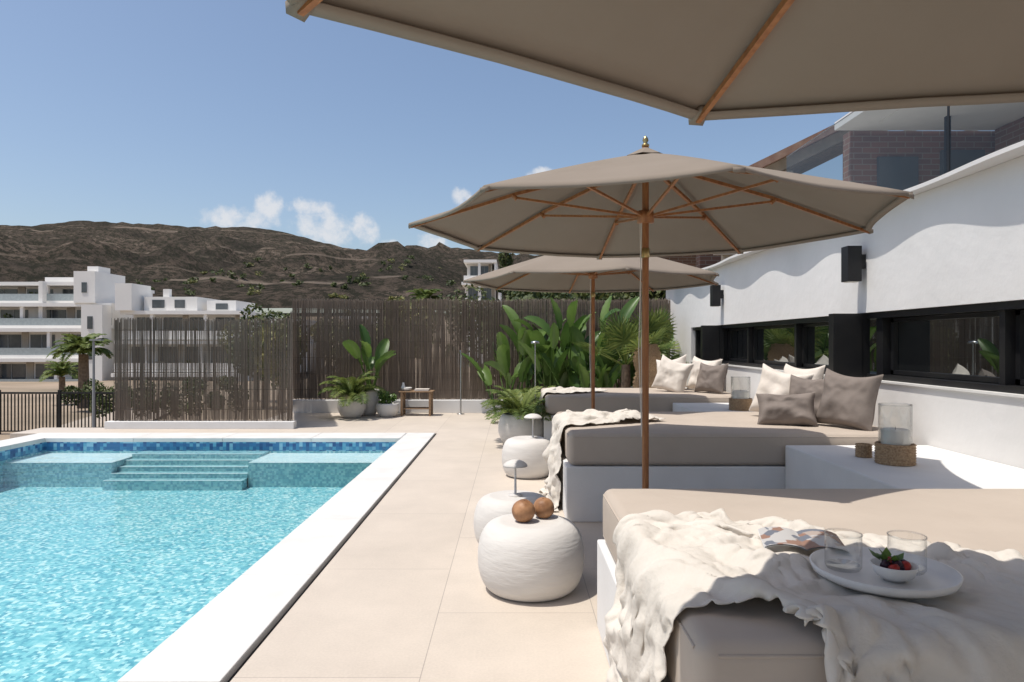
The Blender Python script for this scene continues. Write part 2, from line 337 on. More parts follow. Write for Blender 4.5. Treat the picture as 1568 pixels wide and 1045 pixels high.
def hillmat():
    m,nt,out=newmat('scrub_hillside'); L=nt.links.new
    co=N(nt,'ShaderNodeTexCoord').outputs['Object']
    def nz(sc,det=8,ro=.6,st=None,dist=0):
        c=co
        if st:
            mp=N(nt,'ShaderNodeMapping'); mp.inputs['Scale'].default_value=st; L(co,mp.inputs[0]); c=mp.outputs[0]
        n=N(nt,'ShaderNodeTexNoise'); n.inputs['Scale'].default_value=sc; n.inputs['Detail'].default_value=det; n.inputs['Roughness'].default_value=ro; n.inputs['Distortion'].default_value=dist; L(c,n.inputs['Vector']); return n.outputs[0]
    def ramp(src,stops):
        r=N(nt,'ShaderNodeValToRGB'); e=r.color_ramp.elements
        e[0].position=stops[0][0];e[0].color=c4(stops[0][1]);e[1].position=stops[-1][0];e[1].color=c4(stops[-1][1])
        for p,c in stops[1:-1]: q=e.new(p); q.color=c4(c)
        L(src,r.inputs[0]); return r.outputs[0]
    base=ramp(nz(.022,12,.72),[(.38,(.075,.065,.055)),(.47,(.115,.094,.077)),(.55,(.16,.126,.10)),(.64,(.27,.21,.17))])  # scrub tones lightened and greyed, distance haze put into the colour
    sc=ramp(nz(.30,6,.85),[(.47,(0,0,0)),(.53,(.9,.9,.9))])
    mx=N(nt,'ShaderNodeMix',data_type='RGBA'); L(sc,mx.inputs[0]); L(base,mx.inputs[6]); mx.inputs[7].default_value=(.052,.052,.040,1)
    sp=N(nt,'ShaderNodeSeparateXYZ'); L(co,sp.inputs[0])
    def tracks(per,amp,nsc,w,bsc,th,col,k,prev):
        n1=nz(nsc,3,.5)
        ma=N(nt,'ShaderNodeMath',operation='MULTIPLY_ADD'); L(n1,ma.inputs[0]); ma.inputs[1].default_value=amp; L(sp.outputs['Z'],ma.inputs[2])
        dv=N(nt,'ShaderNodeMath',operation='MULTIPLY'); L(ma.outputs[0],dv.inputs[0]); dv.inputs[1].default_value=1/per
        fr=N(nt,'ShaderNodeMath',operation='FRACT'); L(dv.outputs[0],fr.inputs[0])
        line=ramp(fr.outputs[0],[(.0,(k,k,k)),(w,(k,k,k)),(w*1.8,(0,0,0))])
        brk=ramp(nz(bsc,7,.7),[(th-.03,(0,0,0)),(th+.07,(1,1,1))])
        mm=N(nt,'ShaderNodeMath',operation='MULTIPLY'); L(line,mm.inputs[0]); L(brk,mm.inputs[1])
        m2=N(nt,'ShaderNodeMix',data_type='RGBA'); L(mm.outputs[0],m2.inputs[0]); L(prev,m2.inputs[6]); m2.inputs[7].default_value=c4(col); return m2.outputs[2]
    c=tracks(16,26,.007,.04,.02,.49,(.30,.24,.19),.7,mx.outputs[2])
    c=tracks(37,-40,.005,.02,.014,.46,(.36,.29,.23),.8,c)
    p=N(nt,'ShaderNodeBsdfPrincipled'); p.inputs['Roughness'].default_value=1; p.inputs['Specular IOR Level'].default_value=0
    L(c,p.inputs['Base Color'])
    bp=N(nt,'ShaderNodeBump'); bp.inputs['Strength'].default_value=1; bp.inputs['Distance'].default_value=8; L(nz(.12,9,.75),bp.inputs['Height']); L(bp.outputs[0],p.inputs['Normal'])
    L(p.outputs[0],out.inputs[0]); return m
HILL=hillmat()
b=B(); xs=[-900+5*i for i in range(320)]; ys=[150+5*i for i in range(106)]
n=len(xs); vs=[(x,y,hz(x,y)) for y in ys for x in xs]
b.add(vs,[(j*n+i,j*n+i+1,(j+1)*n+i+1,(j+1)*n+i) for j in range(len(ys)-1) for i in range(n-1)],HILL,True)
b.build('hills')

# ---------------- reed fences ----------------
def fence(name,p0,p1,z0,z1,sp=.0075,skip=(.02,.04),rr=(.0032,.0052)):
    b=B(); p0=Vector(p0);p1=Vector(p1); d=(p1-p0); Ln=d.length; d.normalize(); nrm=Vector((-d.y,d.x))
    cnt=int(Ln/sp)
    for layer in (0,1):
        for i in range(cnt):
            if R()<skip[layer]: continue
            t=i*sp+U(-.002,.002); r=U(*rr)
            off=(.018 if layer else 0)+U(-.006,.006)
            zt=z1+U(-.03,.02)+.012*math.sin(t*3); zb=z0+U(-.02,.03)
            if R()<.03: zt+=U(0,.05)
            c=p0+d*t+nrm*off; lean=U(-.010,.010); bow=U(-.004,.004)
            vs=[]
            for q,(zz,lx) in enumerate([(zb,0),((zb+zt)/2,lean*.5+bow),(zt,lean)]):
                cc=c+d*lx
                for k in range(3):
                    a=2*math.pi*k/3+.5
                    vs.append((cc.x+d.x*r*math.cos(a)+nrm.x*r*math.sin(a),cc.y+d.y*r*math.cos(a)+nrm.y*r*math.sin(a),zz))
            fs=[]
            for s in (0,3):
                for k in range(3): fs.append((s+k,s+(k+1)%3,s+3+(k+1)%3,s+3+k))
            b.add(vs,fs,BAMB)
    z=z0+.18
    while z<z1:
        for o in (-.014,.034):
            a=p0+nrm*o; c=p1+nrm*o
            b.tube([(a.x,a.y,z),((a.x+c.x)/2,(a.y+c.y)/2,z-.006),(c.x,c.y,z)],.0022,REEDD,n=4)
        z+=.3
    t=.05
    while t<=Ln-.02:
        c=p0+d*t+nrm*.06
        b.tube([(c.x,c.y,-.1),(c.x,c.y,z1-.05)],.014,REEDD,n=8); t+=1.9
    return b.build(name)
fence('reed_fence',(-6.05,10.36),(-3.36,10.36),.11,1.66,sp=.0080,skip=(.03,.25),rr=(.0029,.0047))
fence('reed_fence',(-3.36,10.38),(-4.12,12.72),.11,1.75)
fence('reed_fence',(-4.12,12.76),(2.95,12.76),.24,2.10)
b=B(); b.box(-6.15,-3.3,10.27,10.42,0,.11,WHITE2); b.build('low_wall',bevel=.005)
b=B(); b.box(-4.18,2.96,12.62,12.84,0,.235,WHITE2); b.build('low_wall',bevel=.005)

# ---------------- long house wall with windows ----------------
wall=empty('rendered_terrace_wall')
XW=3.0
b=B(); b.box(XW,3.42,-2,13.4,1.555,2.40,WHITE); b.box(XW,3.42,-2,13.4,0,.975,WHITE); b.box(XW,3.42,11.5,13.4,.975,1.555,WHITE)
b.build('wall_body',wall)
b=B(); b.box(XW-.02,3.10,-2,11.5,.976,.992,STONE); b.build('sill',wall)
b=B(); n=180; vs=[]
for i in range(n+1):
    y=-2+15.45*i/n; xo=XW-.10-.05*(.5+.5*math.sin(y*2*math.pi/1.7+.6*math.sin(y)))  # coping overhang and wavy edge shaped to cast a scalloped shadow on the wall
    vs+= [(xo,y,2.402),(xo,y,2.43),(3.44,y,2.43),(3.44,y,2.402)]
fs=[]
for i in range(n):
    o=i*4
    for k in range(4): fs.append((o+k,o+(k+1)%4,o+4+(k+1)%4,o+4+k))
b.add(vs,fs,WHITE2); b.build('wavy_shadow_coping',wall)
b=B()
b.box(3.16,3.2,-2,11.49,.993,1.553,DARKGLASS)
b.box(3.03,3.15,-2,11.49,.993,1.035,BLACK); b.box(3.03,3.15,-2,11.49,1.505,1.553,BLACK)
for y,w in [(11.44,.05),(10.05,.26),(8.9,.05),(7.4,.05),(6.5,.07),(5.7,.10),(4.27,.05),(2.9,.05),(1.5,.06),(0,.06)]:
    b.box(3.06,3.155,y-w/2,y+w/2,1.036,1.504,BLACK)
for ya,yb in [(8.93,9.9),(7.43,8.87),(6.55,7.37),(4.31,5.64),(2.93,4.24),(10.2,11.4)]:
    for (a0,a1,z0,z1) in [(ya,yb,1.04,1.075),(ya,yb,1.47,1.50),(ya,ya+.04,1.04,1.5),(yb-.04,yb,1.04,1.5)]:
        b.box(3.12,3.158,a0,a1,z0+.001,z1-.001,BLACK)
b.build('windows',wall)
for y in (5.85,9.9):
    b=B(); b.box(2.745,3.06,y,y+.09,1.0,1.55,BLACK); b.box(2.755,2.99,y-.006,y-.001,1.01,1.54,BLACK); b.build('wall_speaker_cabinet',bevel=.006)
def sconce(y):
    b=B(); b.box(2.83,2.95,y-.06,y+.06,1.82,2.12,BLACK); b.box(2.95,2.999,y-.03,y+.03,1.93,2.05,BLACK)
    b.box(2.845,2.935,y-.045,y+.045,1.815,1.82,WAX); b.build('wall_lamp',bevel=.004)
for y in (5.83,9.75,13.1): sconce(y)
b=B()
for ya,yb in [(-2,1.6),(1.62,4.88),(4.92,7.8)]:
    b.add([(3.125,ya,2.45),(3.125,yb,2.45),(3.125,yb,3.42),(3.125,ya,3.42)],[(0,1,2,3)],BGLASS)
    b.tube([(3.125,ya,3.42),(3.125,yb,3.42)],.005,STEEL,n=4)
b.box(3.121,3.129,4.89,4.91,2.476,3.42,BLACK)
b.box(3.09,3.16,-2,7.8,2.431,2.475,GREYM)
b.build('glass_balustrade')

# ---------------- daybeds ----------------
beds=[(1.47,3.13),(4.94,6.58),(8.42,10.0)]
colliders=[]
for i,(ya,yb) in enumerate(beds):
    e=empty('daybed')
    bb=B(); bb.box(.385,2.999,ya+.0,yb,.0,.40,WHITE2); bb.build('base',e,bevel=.008)
    bb=B(); bb.box(.405,2.9,ya+.02,yb-.005,.402,.64,FAB); m=bb.build('mattress',e,bevel=.045,seg=5)
    for p in m.data.polygons: p.use_smooth=True
    m.data.update(); colliders.append(m)
    bb=B(); 
    for zz in (.432,.612):
        bb.tube([(.41,ya+.07,zz),(.41,yb-.05,zz)],.005,FAB,n=6); bb.tube([(.45,ya+.025,zz),(2.9,ya+.025,zz)],.005,FAB,n=6)
    bb.build('piping',e)
for (ya,yb) in [(3.135,4.935),(6.585,8.415)]:
    b=B(); b.box(1.965,2.999,ya,yb,0,.56,WHITE2); b.build('masonry_side_table',bevel=.01)
b=B(); b.box(2.0,2.999,10.01,11.6,0,.56,WHITE2); b.build('masonry_side_table',bevel=.01)

def pillow(cx,cy,cz,w,h,t,yaw,lean,mt,roll=0,seed=0):
    b=B(); n=22; vs=[]
    M=Matrix.Translation((cx,cy,cz))@Matrix.Rotation(math.radians(yaw),4,'Z')@Matrix.Rotation(math.radians(lean),4,'X')@Matrix.Rotation(math.radians(roll),4,'Y')
    for side in (-1,1):
        for j in range(n+1):
            for i in range(n+1):
                u=-1+2*i/n; v=-1+2*j/n
                th=t/2*((1-u**4)*(1-v**4))**.45
                x=u*w/2*(1-.10*(1-v*v)); z=v*h/2*(1-.10*(1-u*u))
                k=noise.noise(Vector((u*1.8+seed*5,v*1.8,side*2+seed)))
                k2=1-2*abs(noise.noise(Vector((u*3+seed*3,v*2.2+seed,side+seed))))
                th*=(1+.4*k); th+=.012*k2*(1-u**4)*(1-v**4)
                z-=.06*(1-u*u)*h*(1 if v>.3 else 0)*v
                vs.append(M@Vector((x,side*th,z)))
    m=(n+1)**2; fs=[]
    for s in (0,1):
        for j in range(n):
            for i in range(n):
                q=[s*m+j*(n+1)+i,s*m+j*(n+1)+i+1,s*m+(j+1)*(n+1)+i+1,s*m+(j+1)*(n+1)+i]
                fs.append(tuple(q if s==0 else reversed(q)))
    b.add(vs,fs,mt,True); return b.build('throw_pillow',sub=1)
pillow(2.60,5.30,.86,.48,.46,.17,-58,-14,FABD,4,1)
pillow(2.20,5.50,.765,.46,.30,.17,-25,-30,FABD,-4,2)
pillow(2.50,5.72,.84,.44,.40,.16,-50,-20,FABD,0,3)
pillow(2.36,6.02,.86,.48,.46,.16,-45,-16,FABL,10,4)
pillow(2.66,6.3,.88,.46,.46,.15,-65,-12,FABL,0,5)
pillow(2.15,9.2,.86,.50,.48,.17,-40,-14,FABL,14,6)
pillow(2.6,8.95,.84,.46,.42,.16,-55,-18,FABD,0,7)
pillow(2.62,9.35,.87,.50,.48,.16,-55,-14,FABL,4,8)
pillow(2.25,9.7,.87,.50,.48,.16,-45,-14,FABL,-10,9)
pillow(2.75,9.75,.86,.48,.46,.16,-60,-14,FABD,0,10)
pillow(2.7,2.0,.86,.5,.46,.17,-75,-14,FABD,0,11)

# ---------------- throws ----------------
def inside(p,poly):
    x,y=p; c=False; n=len(poly)
    for i in range(n):
        (x1,y1),(x2,y2)=poly[i],poly[i-1]
        if (y1>y)!=(y2>y) and x<(x2-x1)*(y-y1)/(y2-y1)+x1: c=not c
    return c
def throw(name,poly,z0,step,amp,wl,seed):
    xs=[p[0] for p in poly]; ys=[p[1] for p in poly]
    nx=int((max(xs)-min(xs))/step); ny=int((max(ys)-min(ys))/step)
    def P(i,j):
        x=min(xs)+i*step; y=min(ys)+j*step
        w=noise.noise(Vector((x*2+seed,y*2,0)))*.25
        q=noise.noise(Vector(((x+w)/wl,(y*.5+w)/wl,seed)))
        q2=noise.noise(Vector((x*.6/wl+9,(y+w)*1.2/wl,seed+4)))
        return (x,y,z0+amp*(1-abs(q)*2.2)+amp*.7*q2)
    idx={};vs=[];fs=[]
    def g(i,j):
        if (i,j) not in idx: idx[(i,j)]=len(vs); vs.append(P(i,j))
        return idx[(i,j)]
    for j in range(ny):
        for i in range(nx):
            x=min(xs)+(i+.5)*step; y=min(ys)+(j+.5)*step
            wv=.03*noise.noise(Vector((x*4+seed,y*4,9)))
            if inside((x+wv,y+wv),poly):
                fs.append((g(i,j),g(i+1,j),g(i+1,j+1),g(i,j+1)))
    b=B(); b.add(vs,fs,THROW,True); return b.build(name)
T=[throw('throw_blanket',[(-.14,1.70),(.45,1.72),(.70,1.64),(.76,.88),(2.1,.88),(2.1,2.08),(1.35,2.16),(1.05,2.40),(.70,2.56),(-.14,2.36)],.76,.0125,.075,.15,1.3),
   throw('throw_blanket',[(-.25,4.98),(.35,5.1),(.9,5.5),(1.35,5.75),(1.2,6.2),(.6,6.15),(-.2,5.95)],.74,.02,.07,.15,5.1),
   throw('throw_blanket',[(-.15,8.5),(.7,8.7),(1.3,9.1),(1.0,9.6),(-.1,9.4)],.74,.028,.06,.17,8.7)]
for c in colliders+[deck]+[o for o in bpy.data.objects if o.name.startswith('base')]:
    m=c.modifiers.new('col','COLLISION'); c.collision.thickness_outer=.006; c.collision.cloth_friction=60
for t in T:
    m=t.modifiers.new('cloth','CLOTH'); s=m.settings; s.quality=5; s.mass=.25; s.tension_stiffness=12; s.compression_stiffness=10; s.shear_stiffness=4; s.bending_stiffness=.6; s.air_damping=1.5
    s.tension_damping=8; s.compression_damping=8
    m.collision_settings.collision_quality=2; m.collision_settings.distance_min=.006; m.collision_settings.use_self_collision=False; m.collision_settings.friction=20
    m.point_cache.frame_start=1; m.point_cache.frame_end=60
S.frame_start=1; S.frame_end=60
t0=time.time()
for f in range(1,42):
    S.frame_set(f)
    if time.time()-t0>70: break
dg=bpy.context.evaluated_depsgraph_get()
def fold(p,seed,sc):
    # long soft folds running in two families, plus light creases
    w=Vector((noise.noise(p*1.7+Vector((seed,0,0))),noise.noise(p*1.7+Vector((0,seed,4))),0))*.22
    w2=Vector((noise.noise(p*6+Vector((seed,2,0))),noise.noise(p*6+Vector((5,seed,4))),0))*.02
    q=p+w+w2
    h=0
    for (a,b_,k,wt,sh) in [(6.0,1.1,0,1,3.6),(1.5,6.5,3,.75,3.6),(12,2.6,7,.33,4.2),(3.0,14,11,.28,4.2),(22,5,17,.10,4.5)]:
        v=noise.noise(Vector((q.x*a+q.y*.35*b_,q.y*b_+q.z*b_,seed+k)))
        x=max(0,1-abs(v)*sh); h+=wt*x*x*(3-2*x)
    m=.5+.9*noise.noise(p*2.2+Vector((3,seed,1)))
    return sc*h*max(.15,min(1.2,m+.30))
for ti,t in enumerate(T):
    me=bpy.data.meshes.new_from_object(t.evaluated_get(dg)); t.modifiers.clear(); t.data=me
    me.update(); nm=[v.normal.copy() for v in me.vertices]
    cc=[v.co.copy() for v in me.vertices]
    for v,nn,p in zip(me.vertices,nm,cc):
        if nn.z<-.05: nn=-nn
        if p.z<.6 : 
            nn=Vector((nn.x,nn.y,0)); 
            if nn.length>0: nn.normalize()
            if p.x<.42 and nn.x>0: nn=-nn
            if p.x>.5 and nn.y>0: nn=-nn
        v.co=p+nn*fold(p,ti*3.3+1,[.024,.030,.030][ti])
    for p in me.polygons: p.use_smooth=True
    m=t.modifiers.new('ss','SUBSURF'); m.levels=1; m.render_levels=1
    m=t.modifiers.new('so','SOLIDIFY'); m.thickness=.0025
print('CLOTH',time.time()-t0, max(v.co.z for v in T[0].data.vertices),min(v.co.z for v in T[0].data.vertices))
for o in bpy.data.objects:
    for m in list(o.modifiers):
        if m.type=='COLLISION': o.modifiers.remove(m)
S.frame_set(1)
def topz(x,y,r=.12):
    zs=[v.co.z for v in T[0].data.vertices if abs(v.co.x-x)<r and abs(v.co.y-y)<r]
    zs=sorted(zs); return zs[int(len(zs)*.9)] if zs else .66
tx,ty=.975,1.80; tz=min(.69,max(.662,topz(tx,ty)))
for v in T[0].data.vertices:
    if (v.co.x-tx)**2+(v.co.y-ty)**2<.16**2 and v.co.z>tz-.004: v.co.z=tz-.004
    elif (v.co.x-tx)**2+(v.co.y-ty)**2<.19**2 and v.co.z>tz+.006: v.co.z=tz+.006
MX,MY=.87,2.06; mz=min(.70,max(.665,topz(MX,MY)))
for v in T[0].data.vertices:
    if abs(v.co.x-MX)<.13 and abs(v.co.y-MY)<.12 and v.co.z>mz-.002: v.co.z=mz-.002

# ---------------- umbrellas ----------------
def umbrella(cx,cy,off,Rr=1.45,zr=1.955,za=2.40):
    e=empty('parasol'); b=B(); off=math.radians(off)
    def prof(t): return za-(za-zr)*(t**1.08)
    rings=14; per=8; n=8*per
    vs=[];fs=[]
    for i in range(rings+1):
        t=.02+.98*i/rings
        for k in range(n):
            s=k//per; f=(k%per)/per
            a0=off+s*math.pi/4; a1=a0+math.pi/4
            p=Vector((math.cos(a0),math.sin(a0)))*(1-f)+Vector((math.cos(a1),math.sin(a1)))*f
            sag=4*f*(1-f)
            p*= (1-.035*sag*t*t)
            wr=.0035*noise.noise(Vector((p.x*5+cx,p.y*5+cy,1)))*sag*t
            vs.append((cx+p.x*Rr*t,cy+p.y*Rr*t,prof(t)-.022*sag*t*(1-t)-.014*sag*t*t+wr))
    for k in range(n):
        x,y,z=vs[rings*n+k]; vs.append((cx+(x-cx)*.999,cy+(y-cy)*.999,z-.016))
    for i in range(rings+1):
        for k in range(n):
            k2=(k+1)%n; fs.append((i*n+k,i*n+k2,(i+1)*n+k2,(i+1)*n+k))
    b.add(vs,fs,CANV,True)
    vs2=[]
    for k in range(n):
        x,y,z=vs[rings*n+k]
        vs2+= [(x,y,z-.0165),(cx+(x-cx)*.975,cy+(y-cy)*.975,z-.0045)]
    b.add(vs2,[(2*k,2*k+1,(2*k+3)%(2*n),(2*k+2)%(2*n)) for k in range(n)],CANV,True)
    vs=[(cx,cy,za+.045)];m=16
    for k in range(m): a=off+2*math.pi*k/m; vs.append((cx+.13*math.cos(a),cy+.13*math.sin(a),za-.026+(.005 if k%2 else 0)))
    b.add(vs,[(0,1+k,1+(k+1)%m) for k in range(m)],CANV)
    b.build('canopy',e,solid=.003)
    b=B()
    b.tube([(cx,cy,0.03),(cx,cy,za+.04)],.020,WOOD,n=14)
    b.lathe(cx,cy,[(.0,za+.04),(.022,za+.045),(.022,za+.055),(.01,za+.065),(.018,za+.08),(.014,za+.095),(0,za+.11)],BRASS,n=16)
    b.lathe(cx,cy,[(.022,2.0),(.05,2.005),(.052,2.05),(.045,2.075),(.022,2.08)],WOOD,n=16)
    b.lathe(cx,cy,[(.022,za-.10),(.055,za-.095),(.055,za-.04),(.022,za-.03)],WOOD,n=16)
    b.lathe(cx,cy,[(.023,1.80),(.025,1.805),(.025,1.85),(.023,1.855)],BRASS,n=14)
    b.tube([(cx-.035,cy-.02,2.0),(cx-.03,cy-.028,1.3),(cx-.026,cy-.02,.75)],.0025,FABL,n=5)
    b.tube([(cx-.028,cy-.03,2.0),(cx-.045,cy-.03,1.25),(cx-.026,cy-.02,.75)],.0025,FABL,n=5)
    b.build('pole',e)
    b=B()
    for s in range(8):
        a=off+s*math.pi/4; ca,sa=math.cos(a),math.sin(a)
        def P(r,z): return (cx+ca*r,cy+sa*r,z)
        b.tube([P(.05,za-.06),P(.55*Rr,prof(.55)-.022),P(Rr-.01,zr-.02)],[.013,.013,.010],WOOD,n=4,smooth=False)
        b.tube([P(.045,2.045),P(.56*Rr,prof(.56)-.04)],.0095,WOOD,n=4,smooth=False)
        b.tube([P(.55*Rr,prof(.55)-.055),P(.57*Rr,prof(.57)-.02)],.014,WOOD,n=6)
        tn=Vector((-sa,ca,0)); c0=Vector(P(Rr-.05,prof(1-.05/Rr)-.020)); c1=Vector(P(Rr+.003,zr-.028))
        b.add([c0-tn*.014,c0+tn*.014,c1+tn*.022,c1-tn*.022,c0-tn*.016+Vector((0,0,.014)),c0+tn*.016+Vector((0,0,.014)),c1+tn*.024+Vector((0,0,.022)),c1-tn*.024+Vector((0,0,.022))],[(0,1,2,3),(4,7,6,5),(0,4,5,1),(1,5,6,2),(2,6,7,3),(3,7,4,0)],CANV,True)
    b.build('ribs_and_struts',e)
    b=B()
    b.lathe(cx,cy,[(.0,.07),(.035,.065),(.04,.33),(.026,.335)],BLACK,n=16)
    b.lathe(cx,cy,[(.25,.002),(.25,.045),(.235,.06),(.04,.066),(0,.066)],CONC,n=32); b.build('stand',e)
umbrella(.84,.50,102,Rr=1.5)
umbrella(.78,4.02,94,Rr=1.38,zr=1.985,za=2.41)
umbrella(.88,7.5,96,Rr=1.42,zr=1.97)

# ---------------- poufs ----------------
def pouf(cx,cy,r,h,name='pouf_side_table'):
    b=B(); pr=[(0,.004),(r*.58,.004),(r*.64,.010)]
    for i in range(17):
        a=-math.pi/2+ math.pi*(i+1)/18
        ex=abs(math.cos(a))**.85; ez=math.copysign(abs(math.sin(a))**.95,math.sin(a))
        pr.append((r*(.64+.36*ex),h*.48+h*.485*ez))
    pr+= [(r*.64,h*.975),(r*.60,h*.985),(r*.56,h*.98),(0,h*.975)]
    b.lathe(cx,cy,pr,POUF,n=72); return b.build(name)
pouf(.095,3.62,.282,.365); pouf(.005,4.34,.255,.335); pouf(.145,6.68,.255,.375)
def coconut(cx,cy,z,r,seed):
    b=B(); vs=[];fs=[];n=28;mm=18
    for i in range(mm+1):
        th=math.pi*i/mm
        for k in range(n):
            ph=2*math.pi*k/n; d=Vector((math.sin(th)*math.cos(ph),math.sin(th)*math.sin(ph),math.cos(th)))
            q=1+.03*noise.noise(d*2+Vector((seed,0,0)))
            vs.append((cx+d.x*r*q,cy+d.y*r*q,z+r*.97+d.z*r*.97*q))
    for i in range(mm):
        for k in range(n): fs.append((i*n+k,(i+1)*n+k,(i+1)*n+(k+1)%n,i*n+(k+1)%n))
    b.add(vs,fs,COCO,True)
    top=z+r*1.94
    for k in range(3):
        a=k*2.1+seed; b.lathe(cx+.012*math.cos(a),cy+.012*math.sin(a),[(0.0,top-.001),(.004,top-.0015)],BLACK,n=8)
    b.build('coconut')
coconut(.055,3.60,.353,.062,1); coconut(.165,3.68,.353,.058,2.3)
def table_lamp(cx,cy,z,h,r):
    b=B(); b.lathe(cx,cy,[(0,z),(.045,z),(.045,z+.01),(.008,z+.015),(.006,z+h-.03)],POUF,n=24)
    b.lathe(cx,cy,[(.006,z+h-.03),(r,z+h-.03),(r*.97,z+h-.02),(r*.75,z+h-.004),(r*.4,z+h+.008),(0,z+h+.012)],POUF,n=32); b.build('table_lamp')
table_lamp(.015,4.34,.325,.22,.078); table_lamp(.195,6.68,.364,.23,.09)

# ---------------- candle lanterns ----------------
def lantern(cx,cy,z,r,h,bh):
    e=empty('candle_lantern'); b=B(); pr=[(0,z),(r,z)]
    k=0
    while k<8:
        z2=z+bh*k/8; pr+=[(r*1.0,z2+.001),(r*1.06,z2+bh/16),(r,z2+bh/8-.001)]; k+=1
    pr+=[(r*.94,z+bh),(r*.92,z+.01)]
    b.lathe(cx,cy,pr,WICK,n=40); b.build('woven_holder',e)
    b=B(); g=r*.86
    b.lathe(cx,cy,[(g,z+.015),(g,z+h)],GLASS,n=48); b.lathe(cx,cy,[(g-.006,z+.03),(g-.006,z+h)],GLASS,n=48)
    b.tube([(cx+(g-.003)*math.cos(t*.2618),cy+(g-.003)*math.sin(t*.2618),z+h) for t in range(25)],.004,GLASS,n=6,caps=False); b.build('glass_cylinder',e)
    b=B(); b.lathe(cx,cy,[(0,z+.022),(g*.85,z+.022),(g*.85,z+.205),(g*.75,z+.212),(0,z+.20)],WAX,n=32); b.tube([(cx,cy,z+.20),(cx+.002,cy,z+.225)],.0015,BLACK,n=5); b.build('candle',e)
lantern(2.34,4.18,.561,.108,.36,.125)
lantern(2.50,7.5,.561,.12,.36,.13)
b=B(); 
pr=[(0,.561)]
for k in range(6): pr+=[(.046,.561+.014*k),(.052,.568+.014*k)]
pr+=[(.046,.645),(.042,.645),(.042,.60),(0,.60)]
b.lathe(2.27,4.42,pr,WICK,n=28); b.build('tealight_holder')

# ---------------- tray set ----------------
b=B(); b.lathe(tx,ty,[(0,tz),(.15,tz),(.172,tz+.012),(.178,tz+.03),(.173,tz+.031),(.165,tz+.016),(.148,tz+.010),(0,tz+.010)],CER,n=64)
b.build('serving_tray')
def tumbler(cx,cy,z,r=.046,h=.095):
    b=B(); b.lathe(cx,cy,[(0,z+.002),(r*.9,z+.002),(r,z+.010),(r,z+h)],GLASS,n=48); b.lathe(cx,cy,[(0,z+.012),(r*.90,z+.014)],GLASS,n=48)
    b.tube([(cx+r*math.cos(t*.2618),cy+r*math.sin(t*.2618),z+h) for t in range(25)],.0022,GLASS,n=6,caps=False)
    b.build('glass_tumbler')
tumbler(tx-.085,ty+.04,tz+.011); tumbler(tx+.075,ty+.02,tz+.011)
e=empty('fruit_bowl'); bz=tz+.011; bx,by=tx+.005,ty-.045
b=B(); b.lathe(bx,by,[(0,bz),(.025,bz),(.045,bz+.014),(.056,bz+.040),(.053,bz+.041),(.042,bz+.018),(0,bz+.006)],CER,n=48); b.build('bowl',e)
RED=mat('strawberry',(.38,.03,.02),(.22,.018,.014),rough=.35,scale=60,bump=.5,bscale=220,bdist=.002)
BERRY=mat('dark_berry',(.03,.01,.02),rough=.4)
b=B()
for k in range(9):
    a=k*2.4; rr=.034*math.sqrt(k/9); cx=bx+rr*math.cos(a);cy=by+rr*math.sin(a); zc=bz+.032+.010*(1-k/9)
    s=.014 if k%3 else .011; mm=RED if k%2 else BERRY
    M=Matrix.Translation((cx,cy,zc))@Euler((U(-1,1),U(-1,1),0)).to_matrix().to_4x4()
    pr=[(0,-1.3),(.45,-1),(.8,-.4),(1,.2),(.85,.75),(.4,.95),(0,.9)]
    vs=[];n=12
    for r_,z_ in pr:
        for q in range(n): t=2*math.pi*q/n; vs.append(M@Vector((r_*s*math.cos(t),r_*s*math.sin(t),z_*s)))
    b.add(vs,[(i*n+q,i*n+(q+1)%n,(i+1)*n+(q+1)%n,(i+1)*n+q) for i in range(len(pr)-1) for q in range(n)],mm,True)
b.build('berries',e)
b=B()
for k in range(16):
    a=U(0,6.28); l=U(.025,.04); c=Vector((bx-.014+U(-.015,.015),by+U(-.01,.02),bz+.045)); d=Vector((math.cos(a),math.sin(a),U(.4,1.6))).normalized(); sd_=d.cross(Vector((0,0,1))).normalized()*l*.3
    b.add([c,c+d*l*.5+sd_,c+d*l,c+d*l*.5-sd_],[(0,1,2,3)],LEAF)
b.build('mint_leaves',e)
def magmat():
    m,nt,out=newmat('magazine_print'); L=nt.links.new
    co=N(nt,'ShaderNodeTexCoord').outputs['Object']; v=N(nt,'ShaderNodeTexVoronoi'); v.inputs['Scale'].default_value=26; v.distance='CHEBYCHEV'; L(co,v.inputs['Vector'])
    r=N(nt,'ShaderNodeValToRGB'); r.color_ramp.interpolation='CONSTANT'; e=r.color_ramp.elements; e[0].color=(.50,.48,.46,1); e[1].position=.5; e[1].color=(.30,.17,.12,1); q=e.new(.7); q.color=(.16,.17,.20,1); q=e.new(.88); q.color=(.42,.34,.29,1)
    sp=N(nt,'ShaderNodeSeparateColor'); L(v.outputs['Color'],sp.inputs[0]); L(sp.outputs[0],r.inputs[0])
    p=N(nt,'ShaderNodeBsdfPrincipled'); p.inputs['Roughness'].default_value=.35; L(r.outputs[0],p.inputs['Base Color']); L(p.outputs[0],out.inputs[0]); return m
MAG=magmat(); PAPER=mat('paper',(.72,.71,.69),rough=.6)
b=B(); n=16
M=Matrix.Translation((MX,MY,mz+.004))@Matrix.Rotation(math.radians(-14),4,'Z')
vs=[];fs=[]
for i in range(n+1):
    u=-1+2*i/n; z=.012*abs(math.sin(u*math.pi))**.7+.004
    for v in (-.09,.09): vs.append(M@Vector((u*.115,v,z+.004*(v>0))))
for i in range(n): fs.append((i*2,i*2+2,i*2+3,i*2+1))
b.add(vs,fs,MAG,True); b.add([v-Vector((0,0,.004)) for v in vs],fs,PAPER,True); b.build('open_magazine')

